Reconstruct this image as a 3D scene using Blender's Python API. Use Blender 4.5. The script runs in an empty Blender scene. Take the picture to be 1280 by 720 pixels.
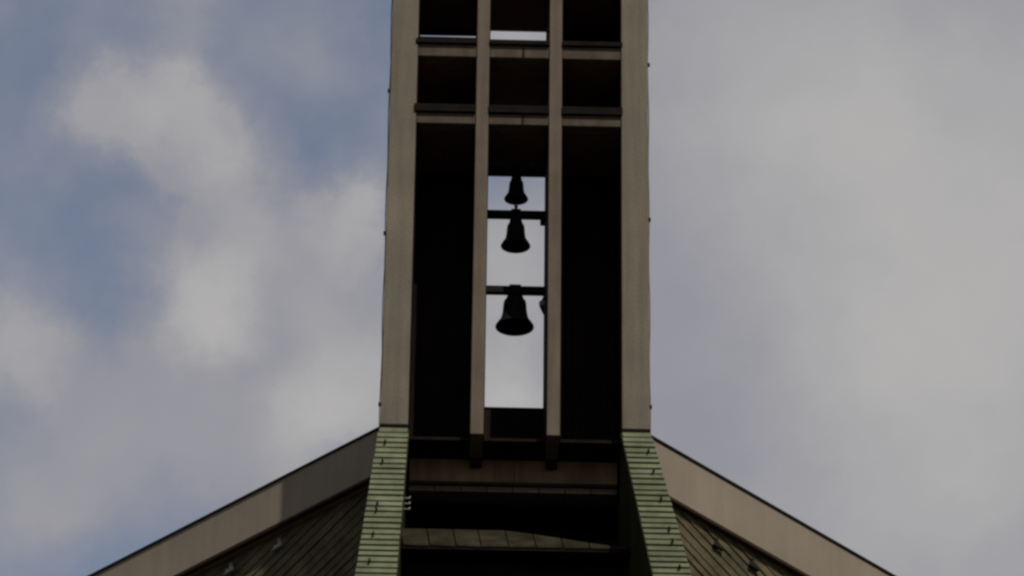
import bpy, bmesh, math, random
from mathutils import Vector, Matrix
R = math.radians
random.seed(7)
sc = bpy.context.scene
COL = sc.collection

# ------------------------------------------------------------------ camera
cam_d = bpy.data.cameras.new("camera"); cam = bpy.data.objects.new("camera", cam_d); COL.objects.link(cam)
PITCH, YAW, ROLL = R(28.0), R(1.0466), R(0.7144)
fw = Vector((math.sin(YAW)*math.cos(PITCH), math.cos(YAW)*math.cos(PITCH), math.sin(PITCH)))
r0 = fw.cross(Vector((0, 0, 1))).normalized(); u0 = r0.cross(fw)
rr = r0*math.cos(ROLL) + u0*math.sin(ROLL); uu = u0*math.cos(ROLL) - r0*math.sin(ROLL)
cam.matrix_world = Matrix(((rr.x, uu.x, -fw.x, -1.0843), (rr.y, uu.y, -fw.y, -55.27), (rr.z, uu.z, -fw.z, 1.6), (0, 0, 0, 1)))
cam_d.lens = 138.73; cam_d.sensor_width = 36; cam_d.clip_start = 0.5; cam_d.clip_end = 6000
sc.camera = cam

# ------------------------------------------------------------------ world, sun, exposure
SUN_AZ, SUN_EL = R(28.3), R(48)          # azimuth: to the right of straight behind the camera
sun_dir = Vector((math.sin(SUN_AZ)*math.cos(SUN_EL), -math.cos(SUN_AZ)*math.cos(SUN_EL), math.sin(SUN_EL)))
sl = bpy.data.lights.new("sun", 'SUN'); so = bpy.data.objects.new("sun", sl); COL.objects.link(so)
sl.energy = 2.8; sl.angle = R(0.6); sl.color = (1, .94, .85)
so.rotation_euler = sun_dir.to_track_quat('Z', 'Y').to_euler(); so.location = (20, -40, 60)
sc.view_settings.view_transform = 'Standard'; sc.view_settings.look = 'None'
sc.view_settings.exposure = 0.13; sc.view_settings.gamma = 1.0; sc.view_settings.use_curve_mapping = False
sc.cycles.filter_width = 2.7

w = bpy.data.worlds.new("World"); sc.world = w; w.use_nodes = True
nt = w.node_tree; nt.nodes.clear(); N, L = nt.nodes.new, nt.links.new
out = N('ShaderNodeOutputWorld'); bg = N('ShaderNodeBackground'); bg.inputs[1].default_value = 0.081
sky = N('ShaderNodeTexSky'); sky.sky_type = 'NISHITA'; sky.sun_disc = False
sky.sun_elevation = SUN_EL; sky.sun_rotation = math.atan2(sun_dir.x, sun_dir.y)
sky.altitude = 200; sky.dust_density = 1.6; sky.air_density = 1.0
tc = N('ShaderNodeTexCoord')

def mth(op, a, b=None, c=None, clamp=False):
    n = N('ShaderNodeMath'); n.operation = op; n.use_clamp = clamp
    for i, v in enumerate((a, b, c)):
        if v is None: continue
        if isinstance(v, (int, float)): n.inputs[i].default_value = v
        else: L(v, n.inputs[i])
    return n.outputs[0]
def noise(vec, scale, detail=5, rough=.55, off=(0, 0, 0)):
    m = N('ShaderNodeVectorMath'); m.operation = 'ADD'; L(vec, m.inputs[0]); m.inputs[1].default_value = off
    n = N('ShaderNodeTexNoise'); L(m.outputs[0], n.inputs['Vector'])
    n.inputs['Scale'].default_value = scale; n.inputs['Detail'].default_value = detail; n.inputs['Roughness'].default_value = rough
    return n
d0 = tc.outputs['Generated']
# warp the direction a little so that cloud edges break up
nz = noise(d0, 26, 9, .64)
sub = N('ShaderNodeVectorMath'); sub.operation = 'SUBTRACT'; L(nz.outputs['Color'], sub.inputs[0]); sub.inputs[1].default_value = (.5, .5, .5)
scl = N('ShaderNodeVectorMath'); scl.operation = 'SCALE'; L(sub.outputs[0], scl.inputs[0]); scl.inputs['Scale'].default_value = .036
add = N('ShaderNodeVectorMath'); add.operation = 'ADD'; L(d0, add.inputs[0]); L(scl.outputs[0], add.inputs[1])
dw = add.outputs[0]
def cloud_dir(a, e):                     # a: degrees to the right of the tower, e: degrees of elevation
    return Vector((math.sin(R(a))*math.cos(R(e)), math.cos(R(a))*math.cos(R(e)), math.sin(R(e))))
def puff(a, e, rad, strength):
    n = N('ShaderNodeVectorMath'); n.operation = 'DISTANCE'; L(dw, n.inputs[0]); n.inputs[1].default_value = cloud_dir(a, e)
    m = N('ShaderNodeMapRange'); m.interpolation_type = 'SMOOTHERSTEP'; L(n.outputs['Value'], m.inputs[0])
    m.inputs[1].default_value = R(rad); m.inputs[2].default_value = 0; m.inputs[3].default_value = 0; m.inputs[4].default_value = strength
    return m.outputs[0]
def total(items):
    t = None
    for i in items:
        p = puff(*i); t = p if t is None else mth('ADD', t, p)
    return t
#CLOUDS
THIN = [(-4.9, 28.7, 1.3, .4), (-4.6, 29.5, 1.0, .35), (-6.4, 29.6, 1.0, .15), (-5.7, 30.4, 1.3, .6), (-4.7, 30.4, 1.4, .6), (-3.9, 29.7, 1.5, .55), (-3.4, 28.7, 1.6, .55), (-3.9, 27.6, 1.8, .65), (-2.3, 28.5, 1.5, .5),
        (-1.4, 28.9, 1.3, .55), (-1.8, 27.6, 1.7, .6), (-5.3, 26.5, 1.7, .55), (-7.0, 26.6, 1.8, .6), (-3.4, 26.3, 1.9, .6), (-1.5, 26.4, 1.9, .6),
        (-5.3, 25.0, 1.9, .55), (-7.0, 24.6, 1.9, .4), (-3.0, 25.0, 1.9, .5), (-4.7, 32.2, 1.3, .5), (-2.6, 31.5, 1.5, .25),
        (1.0, 31.4, 1.9, .7), (1.2, 27.5, 3.0, .7), (8.3, 28, 8.4, 1.5), (4.5, 31, 3.4, .6), (4.6, 28, 3.2, .4), (5.0, 25, 3.4, .5)]
BRIGHT = [(1.05, 28.2, 1.3, .35), (1.0, 26.9, 1.2, .45), (-2.0, 25.8, 1.4, .3), (-5.6, 30.3, 1.0, .35), (-4.6, 30.5, 1.1, .45), (-3.9, 29.6, 1.0, .5), (-3.3, 28.6, 1.0, .4), (-3.9, 27.7, 1.3, .8), (-1.4, 28.9, 1.0, .55), (-2.2, 28.2, 1.2, .3),
          (-6.9, 26.7, 1.2, .4), (-1.6, 26.6, 1.7, .6), (8.6, 28.5, 5.2, .85), (5.6, 31.2, 3.2, .5), (7.5, 25.0, 3.8, .5), (0.9, 25.9, 1.7, .7), (1.0, 31.4, 1.6, .4)]
base = noise(d0, 5.0, 6, .55, (3.1, 1.7, .4)); fine = noise(d0, 22, 8, .56, (1.3, .2, 5))
cov = mth('ADD', total(THIN), mth('MULTIPLY', mth('SUBTRACT', fine.outputs[0], .0), .85))
far = N('ShaderNodeVectorMath'); far.operation = 'DISTANCE'; L(d0, far.inputs[0]); far.inputs[1].default_value = cloud_dir(0, 28)
fm = N('ShaderNodeMapRange'); L(far.outputs['Value'], fm.inputs[0]); fm.inputs[1].default_value = .12; fm.inputs[2].default_value = .35
wide = mth('MULTIPLY', mth('MULTIPLY_ADD', base.outputs[0], 3.2, -1.2), fm.outputs[0])   # broken cloud over the rest of the sky
cov = mth('ADD', cov, wide); cov = mth('MINIMUM', mth('MAXIMUM', cov, 0.0), 1.0)
brt = mth('ADD', total(BRIGHT), mth('MULTIPLY', mth('SUBTRACT', fine.outputs[0], .42), .75), None, True)
cc = N('ShaderNodeMix'); cc.data_type = 'RGBA'; L(brt, cc.inputs['Factor'])
cc.inputs['A'].default_value = (3.2, 3.22, 3.65, 1); cc.inputs['B'].default_value = (5.1, 4.98, 4.9, 1)
mx = N('ShaderNodeMix'); mx.data_type = 'RGBA'; L(cov, mx.inputs['Factor']); L(sky.outputs[0], mx.inputs['A']); L(cc.outputs['Result'], mx.inputs['B'])
L(mx.outputs['Result'], bg.inputs[0]); L(bg.outputs[0], out.inputs[0])

# ------------------------------------------------------------------ materials
def mat(name, col, rough=.85, var=.25, scale=3.0, speck=0.0, streak=0.0, metal=0.0, bump=.0, tint=None):
    m = bpy.data.materials.new(name); m.use_nodes = True; t = m.node_tree; b = t.nodes['Principled BSDF']
    n, l = t.nodes.new, t.links.new
    g = n('ShaderNodeNewGeometry')
    a = n('ShaderNodeTexNoise'); l(g.outputs['Position'], a.inputs['Vector']); a.inputs['Scale'].default_value = scale; a.inputs['Detail'].default_value = 6
    ramp = n('ShaderNodeMapRange'); l(a.outputs[0], ramp.inputs[0]); ramp.inputs[1].default_value = .3; ramp.inputs[2].default_value = .7
    ramp.inputs[3].default_value = 1-var; ramp.inputs[4].default_value = 1+var
    fac = ramp.outputs[0]
    def mul(x, y):
        k = n('ShaderNodeMath'); k.operation = 'MULTIPLY'; l(x, k.inputs[0]); l(y, k.inputs[1]); return k.outputs[0]
    s = n('ShaderNodeTexNoise'); l(g.outputs['Position'], s.inputs['Vector']); s.inputs['Scale'].default_value = 38; s.inputs['Detail'].default_value = 3
    if speck:
        q = n('ShaderNodeMapRange'); l(s.outputs[0], q.inputs[0]); q.inputs[1].default_value = .3; q.inputs[2].default_value = .7
        q.inputs[3].default_value = 1-speck; q.inputs[4].default_value = 1+speck; fac = mul(fac, q.outputs[0])
    if streak:                                   # rain streaks: noise drawn out along the height
        mp = n('ShaderNodeMapping'); l(g.outputs['Position'], mp.inputs[0]); mp.inputs['Scale'].default_value = (4.5, 4.5, .30)
        st = n('ShaderNodeTexNoise'); l(mp.outputs[0], st.inputs['Vector']); st.inputs['Scale'].default_value = 1.6; st.inputs['Detail'].default_value = 5
        q = n('ShaderNodeMapRange'); l(st.outputs[0], q.inputs[0]); q.inputs[1].default_value = .35; q.inputs[2].default_value = .65
        q.inputs[3].default_value = 1-streak; q.inputs[4].default_value = 1+streak*.5; fac = mul(fac, q.outputs[0])
    c = n('ShaderNodeVectorMath'); c.operation = 'SCALE'; l(fac, c.inputs['Scale'])
    if tint:
        mm = n('ShaderNodeMix'); mm.data_type = 'RGBA'; t2 = n('ShaderNodeTexNoise'); l(g.outputs['Position'], t2.inputs['Vector']); t2.inputs['Scale'].default_value = 2.3; t2.inputs['Detail'].default_value = 7; t2.inputs['Roughness'].default_value = .65
        q = n('ShaderNodeMapRange'); l(t2.outputs[0], q.inputs[0]); q.inputs[1].default_value = .42; q.inputs[2].default_value = .68
        l(q.outputs[0], mm.inputs['Factor']); mm.inputs['A'].default_value = (*col, 1); mm.inputs['B'].default_value = (*tint, 1)
        l(mm.outputs['Result'], c.inputs[0])
    else: c.inputs[0].default_value = col
    l(c.outputs[0], b.inputs['Base Color'])
    b.inputs['Roughness'].default_value = rough; b.inputs['Metallic'].default_value = metal
    b.inputs['Specular IOR Level'].default_value = .25 if max(col) > .05 else .04
    if bump:
        bp = n('ShaderNodeBump'); bp.inputs['Strength'].default_value = bump; bp.inputs['Distance'].default_value = .02; l(s.outputs[0], bp.inputs['Height']); l(bp.outputs[0], b.inputs['Normal'])
    return m
M = dict(
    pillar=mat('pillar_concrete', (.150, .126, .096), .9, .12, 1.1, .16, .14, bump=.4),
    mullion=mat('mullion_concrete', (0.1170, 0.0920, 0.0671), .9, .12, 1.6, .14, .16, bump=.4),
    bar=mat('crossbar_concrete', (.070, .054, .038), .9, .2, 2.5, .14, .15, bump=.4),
    fascia=mat('fascia_concrete', (.208, .174, .130), .85, .10, .8, .05, .06, bump=.15),
    beam=mat('recess_concrete', (.21, .145, .08), .9, .2, 1.5, .1, .2, bump=.3),
    dark=mat('interior_shade_dark', (.014, .009, .007), .8, .3, 2, .1, .2),  # near-black colour that holds the deep shade of bays and recesses
    soffit=mat('red_brown_soffit', (.10, .043, .028), .9, .3, 2, .1, .2),
    post=mat('rust_brown_steel', (.018, .009, .007), .7, .2, 3),
    lead=mat('lead_flashing', (.008, .006, .0045), .7, .3, 4),
    copper=mat('copper_patina', (.122, .136, .078), .8, .25, 1.6, .18, .0, bump=.15, tint=(.082, .084, .044)),
    copper_side=mat('dark_olive_copper', (.024, .024, .012), .75, .25, 2, .1, .15),  # darker olive copper for buttress sides and edge seams
    sill=mat('brown_copper_sill', (.022, .018, .011), .6, .3, 3, .15, 0, tint=(.036, .032, .020)),
    ledge=mat('pale_ledge_sheet', (.12, .095, .06), .7, .25, 3, .1, 0),
    board=mat('weathered_board', (.094, .077, .041), .85, .35, 1.4, .2, .0, bump=.2, tint=(.047, .037, .019)),
    trim=mat('dark_red_trim', (.040, .022, .016), .7, .2, 3),
    bronze=mat('black_bronze', (.012, .011, .013), .6, .3, 6, metal=.0),
    iron=mat('black_iron', (.012, .011, .011), .6, .2, 5),
    hook=mat('dark_hook_metal', (.018, .018, .012), .6, .2, 5),
    cable=mat('grey_cable', (.10, .09, .08), .6, .2, 5),
    zinc=mat('grey_zinc', (.22, .21, .19), .5, .2, 4),
    roof=mat('roof_sheet', (.035, .030, .026), .6, .2, 2),
    wall=mat('church_wall_render', (.30, .26, .20), .9, .12, .7, .06, .15, bump=.2),
    ground=mat('ground_paving', (.062, .060, .050), .95, .25, .15, .2, .0),
)

# ------------------------------------------------------------------ mesh helpers
def link(name, bm, m, parent=None, bevel=0.0, smooth=False):
    bmesh.ops.recalc_face_normals(bm, faces=bm.faces)
    me = bpy.data.meshes.new(name); bm.to_mesh(me); bm.free()
    me.materials.append(m if not isinstance(m, str) else M[m])
    o = bpy.data.objects.new(name, me); COL.objects.link(o)
    if parent: o.parent = parent
    if smooth:
        for p in me.polygons: p.use_smooth = True
    if bevel:
        b = o.modifiers.new('bevel', 'BEVEL'); b.width = bevel; b.segments = 2; b.limit_method = 'ANGLE'
    return o
def thing(name, label, cat, group=None, loc=(0, 0, 0)):
    o = bpy.data.objects.new(name, None); COL.objects.link(o); o.location = loc
    o['label'] = label; o['category'] = cat
    if group: o['group'] = group
    return o
def hexa(bm, p):                                  # 8 corners: bottom ring then top ring
    v = [bm.verts.new(q) for q in p]
    for f in ((0, 1, 2, 3), (4, 5, 6, 7), (0, 1, 5, 4), (1, 2, 6, 5), (2, 3, 7, 6), (3, 0, 4, 7)): bm.faces.new([v[i] for i in f])
def box(bm, x0, x1, y0, y1, z0, z1):
    hexa(bm, [(x0, y0, z0), (x1, y0, z0), (x1, y1, z0), (x0, y1, z0), (x0, y0, z1), (x1, y0, z1), (x1, y1, z1), (x0, y1, z1)])
def boxes(*bs):
    bm = bmesh.new()
    for b in bs: box(bm, *b)
    return bm
def rod(bm, a, b, r, seg=10):
    a, b = Vector(a), Vector(b); d = (b-a)
    q = d.to_track_quat('Z', 'Y').to_matrix().to_4x4()
    bmesh.ops.create_cone(bm, cap_ends=True, segments=seg, radius1=r, radius2=r, depth=d.length, matrix=Matrix.Translation((a+b)/2) @ q)
def lathe(bm, prof, seg=40, c=(0, 0, 0)):
    rings = []
    for r, z in prof:
        rings.append([bm.verts.new((c[0]+r*math.cos(2*math.pi*k/seg), c[1]+r*math.sin(2*math.pi*k/seg), c[2]+z)) for k in range(seg)])
    for A, B in zip(rings, rings[1:]):
        for k in range(seg): bm.faces.new((A[k], A[(k+1) % seg], B[(k+1) % seg], B[k]))
    return rings

# ------------------------------------------------------------------ ground
gb = bmesh.new(); bmesh.ops.create_grid(gb, x_segments=8, y_segments=8, size=3000)
g = link('ground', gb, 'ground'); g['kind'] = 'structure'

# ------------------------------------------------------------------ bell tower
TO, TA, TM, TN = 2.10, 1.668, .698, .493          # half widths: outer, pillar inner, mullion outer, mullion inner
DEP = 1.767; ZB = 28.54; ZMB = 28.41; ZTOP = 40.2
tower = thing('bell_tower', 'tall concrete lattice bell tower rising between the two sloping roof edges', 'bell tower')

for s in (-1, 1):
    xs = sorted((s*TA, s*TO))
    pil = link('pillar', boxes((*xs, 0, DEP, ZB, ZTOP)), 'pillar', tower, .018)
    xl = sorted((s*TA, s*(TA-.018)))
    link('inner_shade_sheet', boxes((*xl, .05, DEP-.06, ZMB+.02, ZTOP-.1)), 'dark', pil)  # near-black sheet added so the pillar's inner face reads as shade
    # dark strip of flashing that parts the pillar from the copper below
    link('base_flashing', boxes((min(xs)-.012, max(xs)+.012, -.035, .3, ZB-.06, ZB-.001)), 'lead', pil, .006)
    # lightning conductor and its clips on the outer face
    cb = bmesh.new(); x = s*(TO+.010)
    for k in range(24):
        z0 = ZB-.1+k*.48; z1 = z0+.48
        rod(cb, (x+s*.008*math.sin(k*1.7), .07+.02*math.sin(k), z0), (x+s*.008*math.sin((k+1)*1.7), .07+.02*math.sin(k+1), z1), .009, 6)
    link('lightning_conductor', cb, 'cable', pil)
    for z in ((28.9, 31.95, 34.6, 36.9) if s < 0 else (28.95, 32.3, 35.2)):
        link('cable_clip', boxes((min(s*TO, s*(TO+.04)), max(s*TO, s*(TO+.04)), .04, .10, z, z+.045)), 'iron', pil)
for s in (-1, 1):
    xs = sorted((s*TN, s*TM))
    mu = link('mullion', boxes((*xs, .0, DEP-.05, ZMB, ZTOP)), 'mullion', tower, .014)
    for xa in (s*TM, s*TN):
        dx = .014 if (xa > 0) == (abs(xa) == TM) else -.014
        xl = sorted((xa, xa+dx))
        link('side_shade_sheet', boxes((*xl, .07, DEP-.07, ZMB+.01, ZTOP-.1)), 'dark', mu)  # bay side darkened with an added sheet in place of real shade
    link('post', boxes((xs[0]+.012, xs[1]-.012, .85, .95, 28.27, ZMB-.002)), 'post', mu)
# crossbars: (bottom, top, flashing lip)
BARS = [(34.012, 34.211, .135), (35.283, 35.513, .08), (36.845, 37.06, .10), (38.42, 38.62, .10)]
BAYS = [(-TA, -TM), (-TN, TN), (TM, TA)]
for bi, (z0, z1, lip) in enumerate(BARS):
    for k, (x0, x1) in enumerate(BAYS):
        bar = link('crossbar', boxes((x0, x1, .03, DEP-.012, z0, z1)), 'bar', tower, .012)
        link('soffit_shade_sheet', boxes((x0+.03, x1-.03, .20, DEP-.10, z0-.012, z0-.001)), 'soffit', bar)  # red-brown sheet added to give the shaded underside its tone
        fb = bmesh.new(); e0 = .03 if k == 0 else .0; e1 = .02 if k == 2 else .0
        box(fb, x0-e0, x1+e1, -.03, .05, z1-.006, z1+lip)
        link('sill_flashing', fb, 'lead', bar, .008)
        if k == 1 and bi in (0, 1):
            link('joint_strip', boxes((.045, .085, .026, .0295, z0+.01, z1-.03)), 'iron', bar)
link('tower_cap', boxes((-TO-.08, TO+.08, -.08, DEP+.08, ZTOP, ZTOP+.25)), 'pillar', tower, .02)
# dark boarded backs of the two outer bays, between the bars
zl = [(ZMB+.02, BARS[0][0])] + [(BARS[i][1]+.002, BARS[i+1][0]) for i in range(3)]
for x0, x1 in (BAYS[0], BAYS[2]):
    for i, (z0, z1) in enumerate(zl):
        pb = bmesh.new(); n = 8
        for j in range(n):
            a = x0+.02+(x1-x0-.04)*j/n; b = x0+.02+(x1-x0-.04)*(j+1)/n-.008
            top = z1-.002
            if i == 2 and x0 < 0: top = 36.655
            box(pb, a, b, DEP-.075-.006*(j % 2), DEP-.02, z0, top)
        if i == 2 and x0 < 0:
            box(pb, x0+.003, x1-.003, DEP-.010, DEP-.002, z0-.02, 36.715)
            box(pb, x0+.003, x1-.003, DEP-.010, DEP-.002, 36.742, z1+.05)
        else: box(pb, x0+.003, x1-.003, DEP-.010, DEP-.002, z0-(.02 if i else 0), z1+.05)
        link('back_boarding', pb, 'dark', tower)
link('rear_parapet', boxes((-TN, TN, DEP-.16, DEP, ZMB+.3, 29.650)), 'dark', tower, .01)
link('parapet_capping', boxes((-TN, TN, DEP-.18, DEP+.02, 29.652, 29.664)), 'lead', tower)
for x0, x1 in BAYS:
    link('floor_slab', boxes((x0+.002, x1-.002, .30, .995, ZMB+.03, ZMB+.08)), 'dark', tower)

# -- buttresses below the pillars, their sloping fronts clad in lapped green copper
SL = R(55); DWN = Vector((0, -math.cos(SL), -math.sin(SL))); NRM = Vector((0, -math.sin(SL), math.cos(SL)))
SPEC = {-1: (-2.105, -1.668, -.0530, -.0215), 1: (1.668, 2.105, .0795, .1035)}   # left, right edge at top, drift per metre
LEN = 6.6
HOOKS = {-1: (.574, 1.175, 2.46, 2.65, 3.36, 4.14, 4.9), 1: (.704, 1.30, 2.148, 3.045, 3.39, 4.145, 4.9)}
def strip_pt(s, side, t, up=0.0):
    a, b, da, db = SPEC[s]
    x = (a+da*t, b+db*t)[side]
    return Vector((x, 0, ZB-.062)) + DWN*t + NRM*up
for s in (-1, 1):
    bt = bmesh.new()
    lo, hi = LEN, 0.0
    F = [strip_pt(s, 0, lo), strip_pt(s, 1, lo), strip_pt(s, 0, hi), strip_pt(s, 1, hi)]
    xi, xo = s*TA, s*TO
    bx = sorted((xi, xo))
    yb = 1.88
    hexa(bt, [F[0], F[1], (bx[1], yb, F[0].z), (bx[0], yb, F[0].z), F[2], F[3], (bx[1], yb, F[2].z), (bx[0], yb, F[2].z)])
    bu = link('buttress', bt, 'copper_side', tower)
    link('buttress_base', boxes((min(F[0].x, bx[0]), max(F[1].x, bx[1]), F[0].y, yb, 0, F[0].z-.003)), 'wall', bu, .02)
    # lapped sheets
    cp = bmesh.new(); pitch = .164; t = .15; k = 0
    A = [strip_pt(s, 0, .0, .002), strip_pt(s, 1, .0, .002), strip_pt(s, 1, t, .006), strip_pt(s, 0, t, .006)]
    hexa(cp, [A[0], A[1], A[2], A[3], A[0]+NRM*.016, A[1]+NRM*.016, A[2]+NRM*.016, A[3]+NRM*.016])
    while t < LEN-.3:
        p2 = pitch*random.uniform(.94, 1.06); j0 = random.uniform(-.004, .004); j1 = random.uniform(-.004, .004)
        u0_, u1_ = .004, .036+random.uniform(-.006, .006)
        a0 = strip_pt(s, 0, t, u0_)+Vector((-.014+j0, 0, 0)); a1 = strip_pt(s, 1, t, u0_)+Vector((.014+j1, 0, 0))
        b1 = strip_pt(s, 1, t+p2+.012, u1_)+Vector((.014+j1, 0, 0)); b0 = strip_pt(s, 0, t+p2+.012, u1_)+Vector((-.014+j0, 0, 0))
        q = [a0, a1, b1, b0]; dn = [v-NRM*.03 for v in q]; 
        dn[0] = a0-NRM*.006; dn[1] = a1-NRM*.006
        hexa(cp, dn+q); t += p2
    cl = link('copper_cladding', cp, 'copper', bu, .004)
    for h in HOOKS[s]:
        a, b, da, db = SPEC[s]
        f = .28 if s < 0 else .72
        if s < 0 and h > 2: f = .30
        x = a+da*h+(b-a+(db-da)*h)*f
        p = Vector((x, 0, ZB-.062))+DWN*h
        hk = bmesh.new()
        q0 = p+NRM*.045; 
        for (dx, t0, t1, u0_, u1_) in ((.011, -.10, .02, .0, .014), (.015, .0, .022, .0, .065), (.011, -.025, .022, .052, .065)):
            P = [q0+Vector((sx*dx, 0, 0))+DWN*tt+NRM*u for u in (u0_, u1_) for (sx, tt) in ((-1, t0), (1, t0), (1, t1), (-1, t1))]
            hexa(hk, P)
        link('roof_hook', hk, 'hook', bu)
    # raised edge seam along the inner edge
    es = bmesh.new(); sd = 1 if s < 0 else 0
    for k in range(30):
        t0, t1 = .05+k*.21, .05+k*.21+.2
        a = strip_pt(s, sd, t0, .0); b = strip_pt(s, sd, t1, .0); e = Vector((-s*.030, 0, 0)); i0 = Vector((-s*.016, 0, 0))
        hexa(es, [a+i0-NRM*.05, a+e-NRM*.05, b+e-NRM*.05, b+i0-NRM*.05, a+i0+NRM*.02, a+e+NRM*.02, b+e+NRM*.02, b+i0+NRM*.02])
    link('edge_seam', es, 'copper_side', bu)
    if s < 0:
        for z in (26.75, 26.66, 26.57):
            ib = bmesh.new(); y = -1.15
            rod(ib, (-1.76, y, z), (-1.60, y, z), .010, 8); rod(ib, (-1.60, y, z), (-1.60, y+.02, z+.035), .010, 8)
            link('step_iron', ib, 'zinc', bu)

# ------------------------------------------------------------------ bells
BY = 1.35
def bell(label, rim_z, rad, top_z, beam, size):
    t = thing('bell', label, 'bell', 'bells hung one above another in the tower', (0, BY, beam[0]))
    h = top_z-rim_z
    def P(o): o.parent = t; return o
    prof = [(0, h), (.34*rad, h), (.50*rad, h*.985), (.565*rad, h*.94), (.595*rad, h*.86), (.61*rad, h*.74), (.635*rad, h*.55), (.685*rad, h*.38), (.76*rad, h*.25),
            (.865*rad, h*.14), (.965*rad, h*.06), (1.0*rad, h*.025), (1.0*rad, -.005*h), (.95*rad, -.02*h), (.88*rad, .03*h), (.70*rad, h*.2), (.58*rad, h*.45), (.50*rad, h*.85), (0, h*.93)]
    bm = bmesh.new(); lathe(bm, prof, 48, (0, 0, rim_z-beam[0])); bmesh.ops.remove_doubles(bm, verts=bm.verts, dist=1e-5)
    body = P(link('bell_body', bm, 'bronze', None, smooth=True))
    rb = bmesh.new(); zz, k = .155, .845
    lathe(rb, [(k*rad, h*(zz-.018)), (k*rad+.009, h*zz), (k*rad, h*(zz+.018))], 40, (0, 0, rim_z-beam[0]))
    link('moulding', rb, 'bronze', body)
    # crown: central stem with canons
    cb = bmesh.new(); z0 = top_z-beam[0]; z1 = max(.0, z0+.03)
    lathe(cb, [(0, z0-.01), (rad*.34, z0-.01), (rad*.30, z0+.5*(z1-z0)), (rad*.36, z1), (0, z1)], 16)
    for a in range(4):
        c, s_ = math.cos(a*math.pi/2), math.sin(a*math.pi/2)
        rod(cb, (c*rad*.42, s_*rad*.42, z0-.005), (c*rad*.28, s_*rad*.28, z1), rad*.075, 8)
    P(link('crown', cb, 'bronze', None))
    hb = bmesh.new(); hz = beam[1]-beam[0]
    box(hb, -TN+.016, TN-.016, -.06, .06, 0, hz)
    hs = P(link('headstock', hb, 'iron', None, .008))
    sb = bmesh.new()
    for x in (-size*.16, size*.16): box(sb, x-.02, x+.02, -.068, .068, -.04, hz+.018)
    box(sb, -size*.2, size*.2, -.05, .05, hz, hz+.03)
    link('strap', sb, 'iron', hs)
    kb = bmesh.new(); rod(kb, (0, 0, rim_z-beam[0]+h*.8), (0, 0, rim_z-beam[0]+.02), .012, 8)
    bmesh.ops.create_uvsphere(kb, u_segments=14, v_segments=10, radius=rad*.15, matrix=Matrix.Translation((0, 0, rim_z-beam[0]+.01)))
    rod(kb, (0, 0, rim_z-beam[0]), (0, 0, rim_z-beam[0]-rad*.22), rad*.07, 8)
    P(link('clapper', kb, 'iron', None))
    return t, P
b1, P1 = bell('smallest and topmost of the three bells, close under the dark ceiling', 33.365, .197, 33.70, (33.83, 33.95), .30)
fin = bmesh.new(); lathe(fin, [(0, .10), (.035, .09), (.022, .05), (.05, .0), (0, -.001)], 14, (0, 0, 33.145-33.83)); P1(link('finial', fin, 'iron', None, smooth=True))
b2, P2 = bell('middle bell on the upper iron beam, between a smaller and a larger bell', 32.485, .242, 32.89, (33.012, 33.128), .36)
P2(link('bearing_bracket', boxes((.40, .476, -.09, .09, -.09, .0)), 'iron', None, .006))
b3, P3 = bell('largest and lowest of the three bells, with a wide flared lip', 30.995, .312, 31.49, (31.602, 31.722), .46)
lv = bmesh.new()
hexa(lv, [(.40, -.03, -.22), (.474, -.03, -.38), (.474, .03, -.38), (.40, .03, -.22), (.43, -.03, -.12), (.474, -.03, .0), (.474, .03, .0), (.43, .03, -.12)])
P3(link('ringing_lever', lv, 'iron', None, .006))
cg = bmesh.new(); bmesh.ops.create_cone(cg, cap_ends=True, segments=20, radius1=.045, radius2=.045, depth=.07, matrix=Matrix.Translation((.435, -.06, -.2)) @ Matrix.Rotation(R(90), 4, 'X'))
P3(link('pulley', cg, 'zinc', None))

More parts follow.
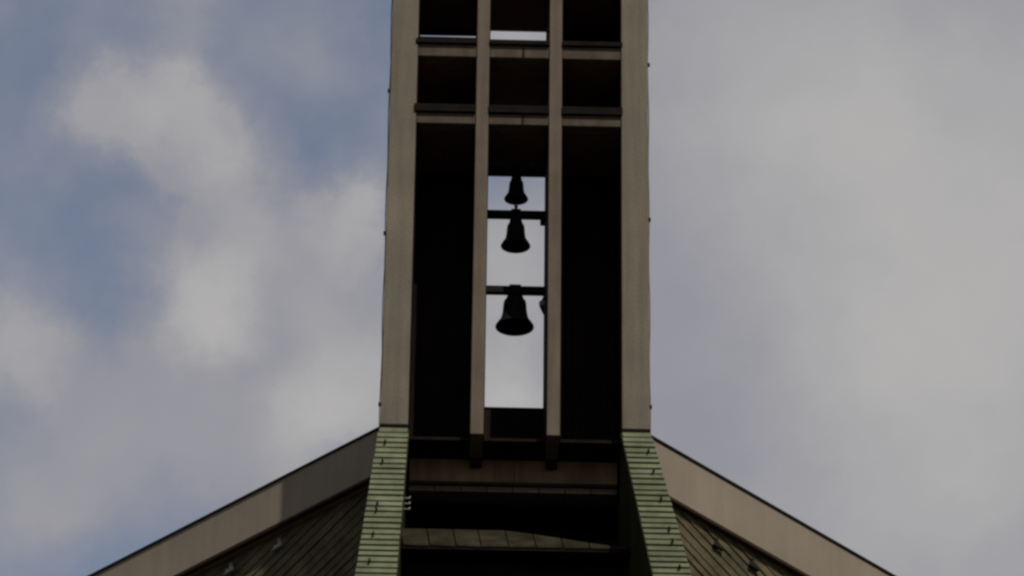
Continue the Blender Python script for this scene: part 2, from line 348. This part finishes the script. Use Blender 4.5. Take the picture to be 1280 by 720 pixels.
# ------------------------------------------------------------------ church
church = thing('church', 'wide church with pale concrete roof edges and lapped brown boards beneath', 'church')
AZ = R(35); DROP = .207
def wing_frame(s):
    O = Vector((s*TO, 1.90, 0)); d = Vector((s*math.cos(AZ), math.sin(AZ), 0)); n = Vector((s*math.sin(AZ), -math.cos(AZ), 0))
    return lambda l, off, z: O + d*l + n*off + Vector((0, 0, z))
WL = 15.0; ZF = 29.435
for s in (-1, 1):
    F = wing_frame(s); fh = .80 if s < 0 else .885
    def slab(l0, l1, o0, o1, a, b, drop=DROP):      # a, b: bottom / top height at l = 0, both falling along the wing
        bm = bmesh.new()
        hexa(bm, [F(l0, o1, a-drop*l0), F(l1, o1, a-drop*l1), F(l1, o0, a-drop*l1), F(l0, o0, a-drop*l0),
                  F(l0, o1, b-drop*l0), F(l1, o1, b-drop*l1), F(l1, o0, b-drop*l1), F(l0, o0, b-drop*l0)])
        return bm
    fa = link('fascia', slab(-.15, WL, -.50, .0, ZF-fh, ZF-.03), 'fascia', church, .012)
    link('drip_trim', slab(-.15, WL, -.13, -.012, ZF-fh-.036, ZF-fh-.002), 'trim', fa)
    rf = link('roof', slab(-.15, WL, -9.0, -.02, ZF-.028, ZF-.012), 'roof', church)
    link('roof_edge', slab(-.15, WL, -.10, .035, ZF-.026, ZF+.004), 'roof', rf, .006)
    # lapped boards under the fascia, falling away from the tower
    bb = bmesh.new(); ang = R(33); ca, sa = math.cos(ang), math.sin(ang); pitch = .150
    zt = ZF-fh-.04; OFF = -.25 if s < 0 else -.15
    def BP(u, v, o):                                # u along the boards (downhill), v across (up)
        return (u*ca+v*sa, v*ca-u*sa, o)            # -> (l, dz, off)
    v = -9.5
    while v < 4.0:
        u = -2.0+random.uniform(0, 1)
        p = pitch*random.uniform(.86, 1.16)
        while u < 17:
            ln = random.uniform(1.2, 2.6)
            o_lo = .030+random.uniform(-.007, .010); o_hi = .006; tw = random.uniform(-.008, .008)
            q = [BP(u, v-.02+tw, o_lo), BP(u+ln-.006, v-.02-tw, o_lo), BP(u+ln-.006, v+p, o_hi), BP(u, v+p, o_hi)]
            hexa(bb, [(l, dz, o-.022) for l, dz, o in q]+q)
            u += ln
        v += p
    geo = lambda: bb.verts[:]+bb.edges[:]+bb.faces[:]
    def cut(co, no):
        bmesh.ops.bisect_plane(bb, geom=geo(), plane_co=co, plane_no=no, clear_outer=True)
        ed = [e for e in bb.edges if e.is_boundary]
        if ed: bmesh.ops.holes_fill(bb, edges=ed, sides=0)
    cut((0, 0, 0), Vector((DROP, 1, 0)))            # under the fascia
    cut((0, -6.5, 0), Vector((0, -1, 0)))
    cut((-.1, 0, 0), Vector((-1, 0, 0))); cut((9.5, 0, 0), Vector((1, 0, 0)))
    for vv in bb.verts:
        l, dz, o = vv.co; vv.co = F(l, OFF+o, zt+dz)
    wb = link('board_cladding', bb, 'board', church)
    for (l, dz) in (((2.16, 0), (3.13, 0)) if s < 0 else ((1.60, 0), (2.34, 0))):
        hb = bmesh.new(); zc = zt-DROP*l-(.21 if s < 0 else .26)
        def hx(l0, l1, o0, o1, a, b, sk=0.0):
            hexa(hb, [F(l0, o0, a), F(l1, o0, a-sk), F(l1, o1, a-sk), F(l0, o1, a), F(l0, o0, b), F(l1, o0, b-sk), F(l1, o1, b-sk), F(l0, o1, b)])
        hx(l-.10, l+.10, OFF+.035, OFF+.10, zc-.045, zc-.026, .05); hx(l-.10, l+.06, OFF+.085, OFF+.10, zc-.026, zc+.02, .04); hx(l-.03, l+.03, OFF+.02, OFF+.04, zc-.05, zc+.12)
        link('snow_guard', hb, 'zinc' if s < 0 else 'hook', wb)  # left guards take the paler metal, sunlight put into their colour
    wbm = bmesh.new()
    hexa(wbm, [F(-.1, -.60, 0), F(WL-.3, -.60, 0), F(WL-.3, OFF-.03, 0), F(-.1, OFF-.03, 0),
               F(-.1, -.60, zt-.01), F(WL-.3, -.60, zt-.01-DROP*WL), F(WL-.3, OFF-.03, zt-.01-DROP*WL), F(-.1, OFF-.03, zt-.01)])
    link('wing_wall', wbm, 'wall', church)

# recess between the buttresses
link('recess_wall', boxes((-TO, TO, 1.86, 2.1, 0, 28.84)), 'dark', church)
rbx = link('recess_beam', boxes((-1.64, .012, 1.00, 1.855, 28.04, 28.50), (.020, 1.64, 1.00, 1.855, 28.04, 28.50), (.010, .022, 1.03, 1.80, 28.06, 28.48)), 'beam', church, .01)
link('beam_trim', boxes((-1.64, 1.64, 0.978, .998, 28.00, 28.05)), 'trim', rbx)
lb = bmesh.new()
for k in range(8):
    a = -1.64+k*.41; b = a+.398
    hexa(lb, [(a, .90, 27.84), (b, .90, 27.84), (b, 1.30, 27.84), (a, 1.30, 27.84), (a, .90, 27.87), (b, .90, 27.87), (b, 1.01, 27.98), (a, 1.01, 27.98)])
link('upper_ledge', lb, 'ledge', church, .004)
lv = bmesh.new()
for k in range(7):
    z = 27.95-k*.14
    hexa(lv, [(-1.64, 1.66, z-.05), (1.64, 1.66, z-.05), (1.64, 1.855, z+.07), (-1.64, 1.855, z+.07), (-1.64, 1.66, z-.03), (1.64, 1.66, z-.03), (1.64, 1.855, z+.09), (-1.64, 1.855, z+.09)])
link('louvre', lv, 'dark', church)
# copper sill in trays, near-black colour for the shade underneath
sb = bmesh.new(); e = .405; x = -1.70
def top_f(x): return 1.0 if x < -.1 else max(.06, 1-((x+.1)/1.65)**1.15)  # top edge falls to the right, shaped like a shadow edge across the sill
def SP(x, f, dz=0): return (x - .05*f, -.42+.62*f, 26.335+.53*f+dz)
while x < 1.62:
    x1 = min(x+e*random.uniform(.95, 1.05), 1.70); j = random.uniform(-.008, .008)
    a, b = x+.008, x1-.008; fa_, fb_ = top_f(a), top_f(b)
    hexa(sb, [SP(a, 0, -.03+j), SP(b, 0, -.03-j), SP(b, fb_, -.03), SP(a, fa_, -.03), SP(a, 0, j), SP(b, 0, -j), SP(b, fb_), SP(a, fa_)])
    x = x1
us = bmesh.new()
for k in range(23):
    a = -1.70+k*.146; b = a+.146
    hexa(us, [SP(a, .03, -.09), SP(b, .03, -.09), SP(b, max(.05, top_f(b)*.97), -.09), SP(a, max(.05, top_f(a)*.97), -.09), SP(a, .03, -.045), SP(b, .03, -.045), SP(b, max(.05, top_f(b)*.97), -.045), SP(a, max(.05, top_f(a)*.97), -.045)])
link('sill_lining', us, 'dark', church)
si = link('copper_sill', sb, 'sill', church, .003)
link('sill_trim', boxes((-1.75, 1.80, -.40, -.36, 26.262, 26.296)), 'lead', si)
bk = bmesh.new()                                  # dark sheet above and behind the trays, standing in for the shaded part
for k in range(24):
    a = -1.72+k*.146; b = a+.146
    hexa(bk, [SP(a, top_f(a)*.97, -.05), SP(b, top_f(b)*.97, -.05), (b-.05, .9, 26.30), (a-.05, .9, 26.30), SP(a, top_f(a)*.99, -.018), SP(b, top_f(b)*.99, -.018), (b-.05, .9, 26.98), (a-.05, .9, 26.98)])
link('sill_shade', bk, 'dark', church)
link('sill_body', boxes((-1.72, 1.78, .10, 1.855, 26.05, 26.25)), 'dark', church)
link('lower_wall', boxes((-1.70, 1.72, .75, 1.85, 0, 26.045)), 'dark', church)
# main hall behind the tower and wings
link('hall_wall', boxes((-9, 9, 12, 12.4, 0, 24)), 'wall', church)
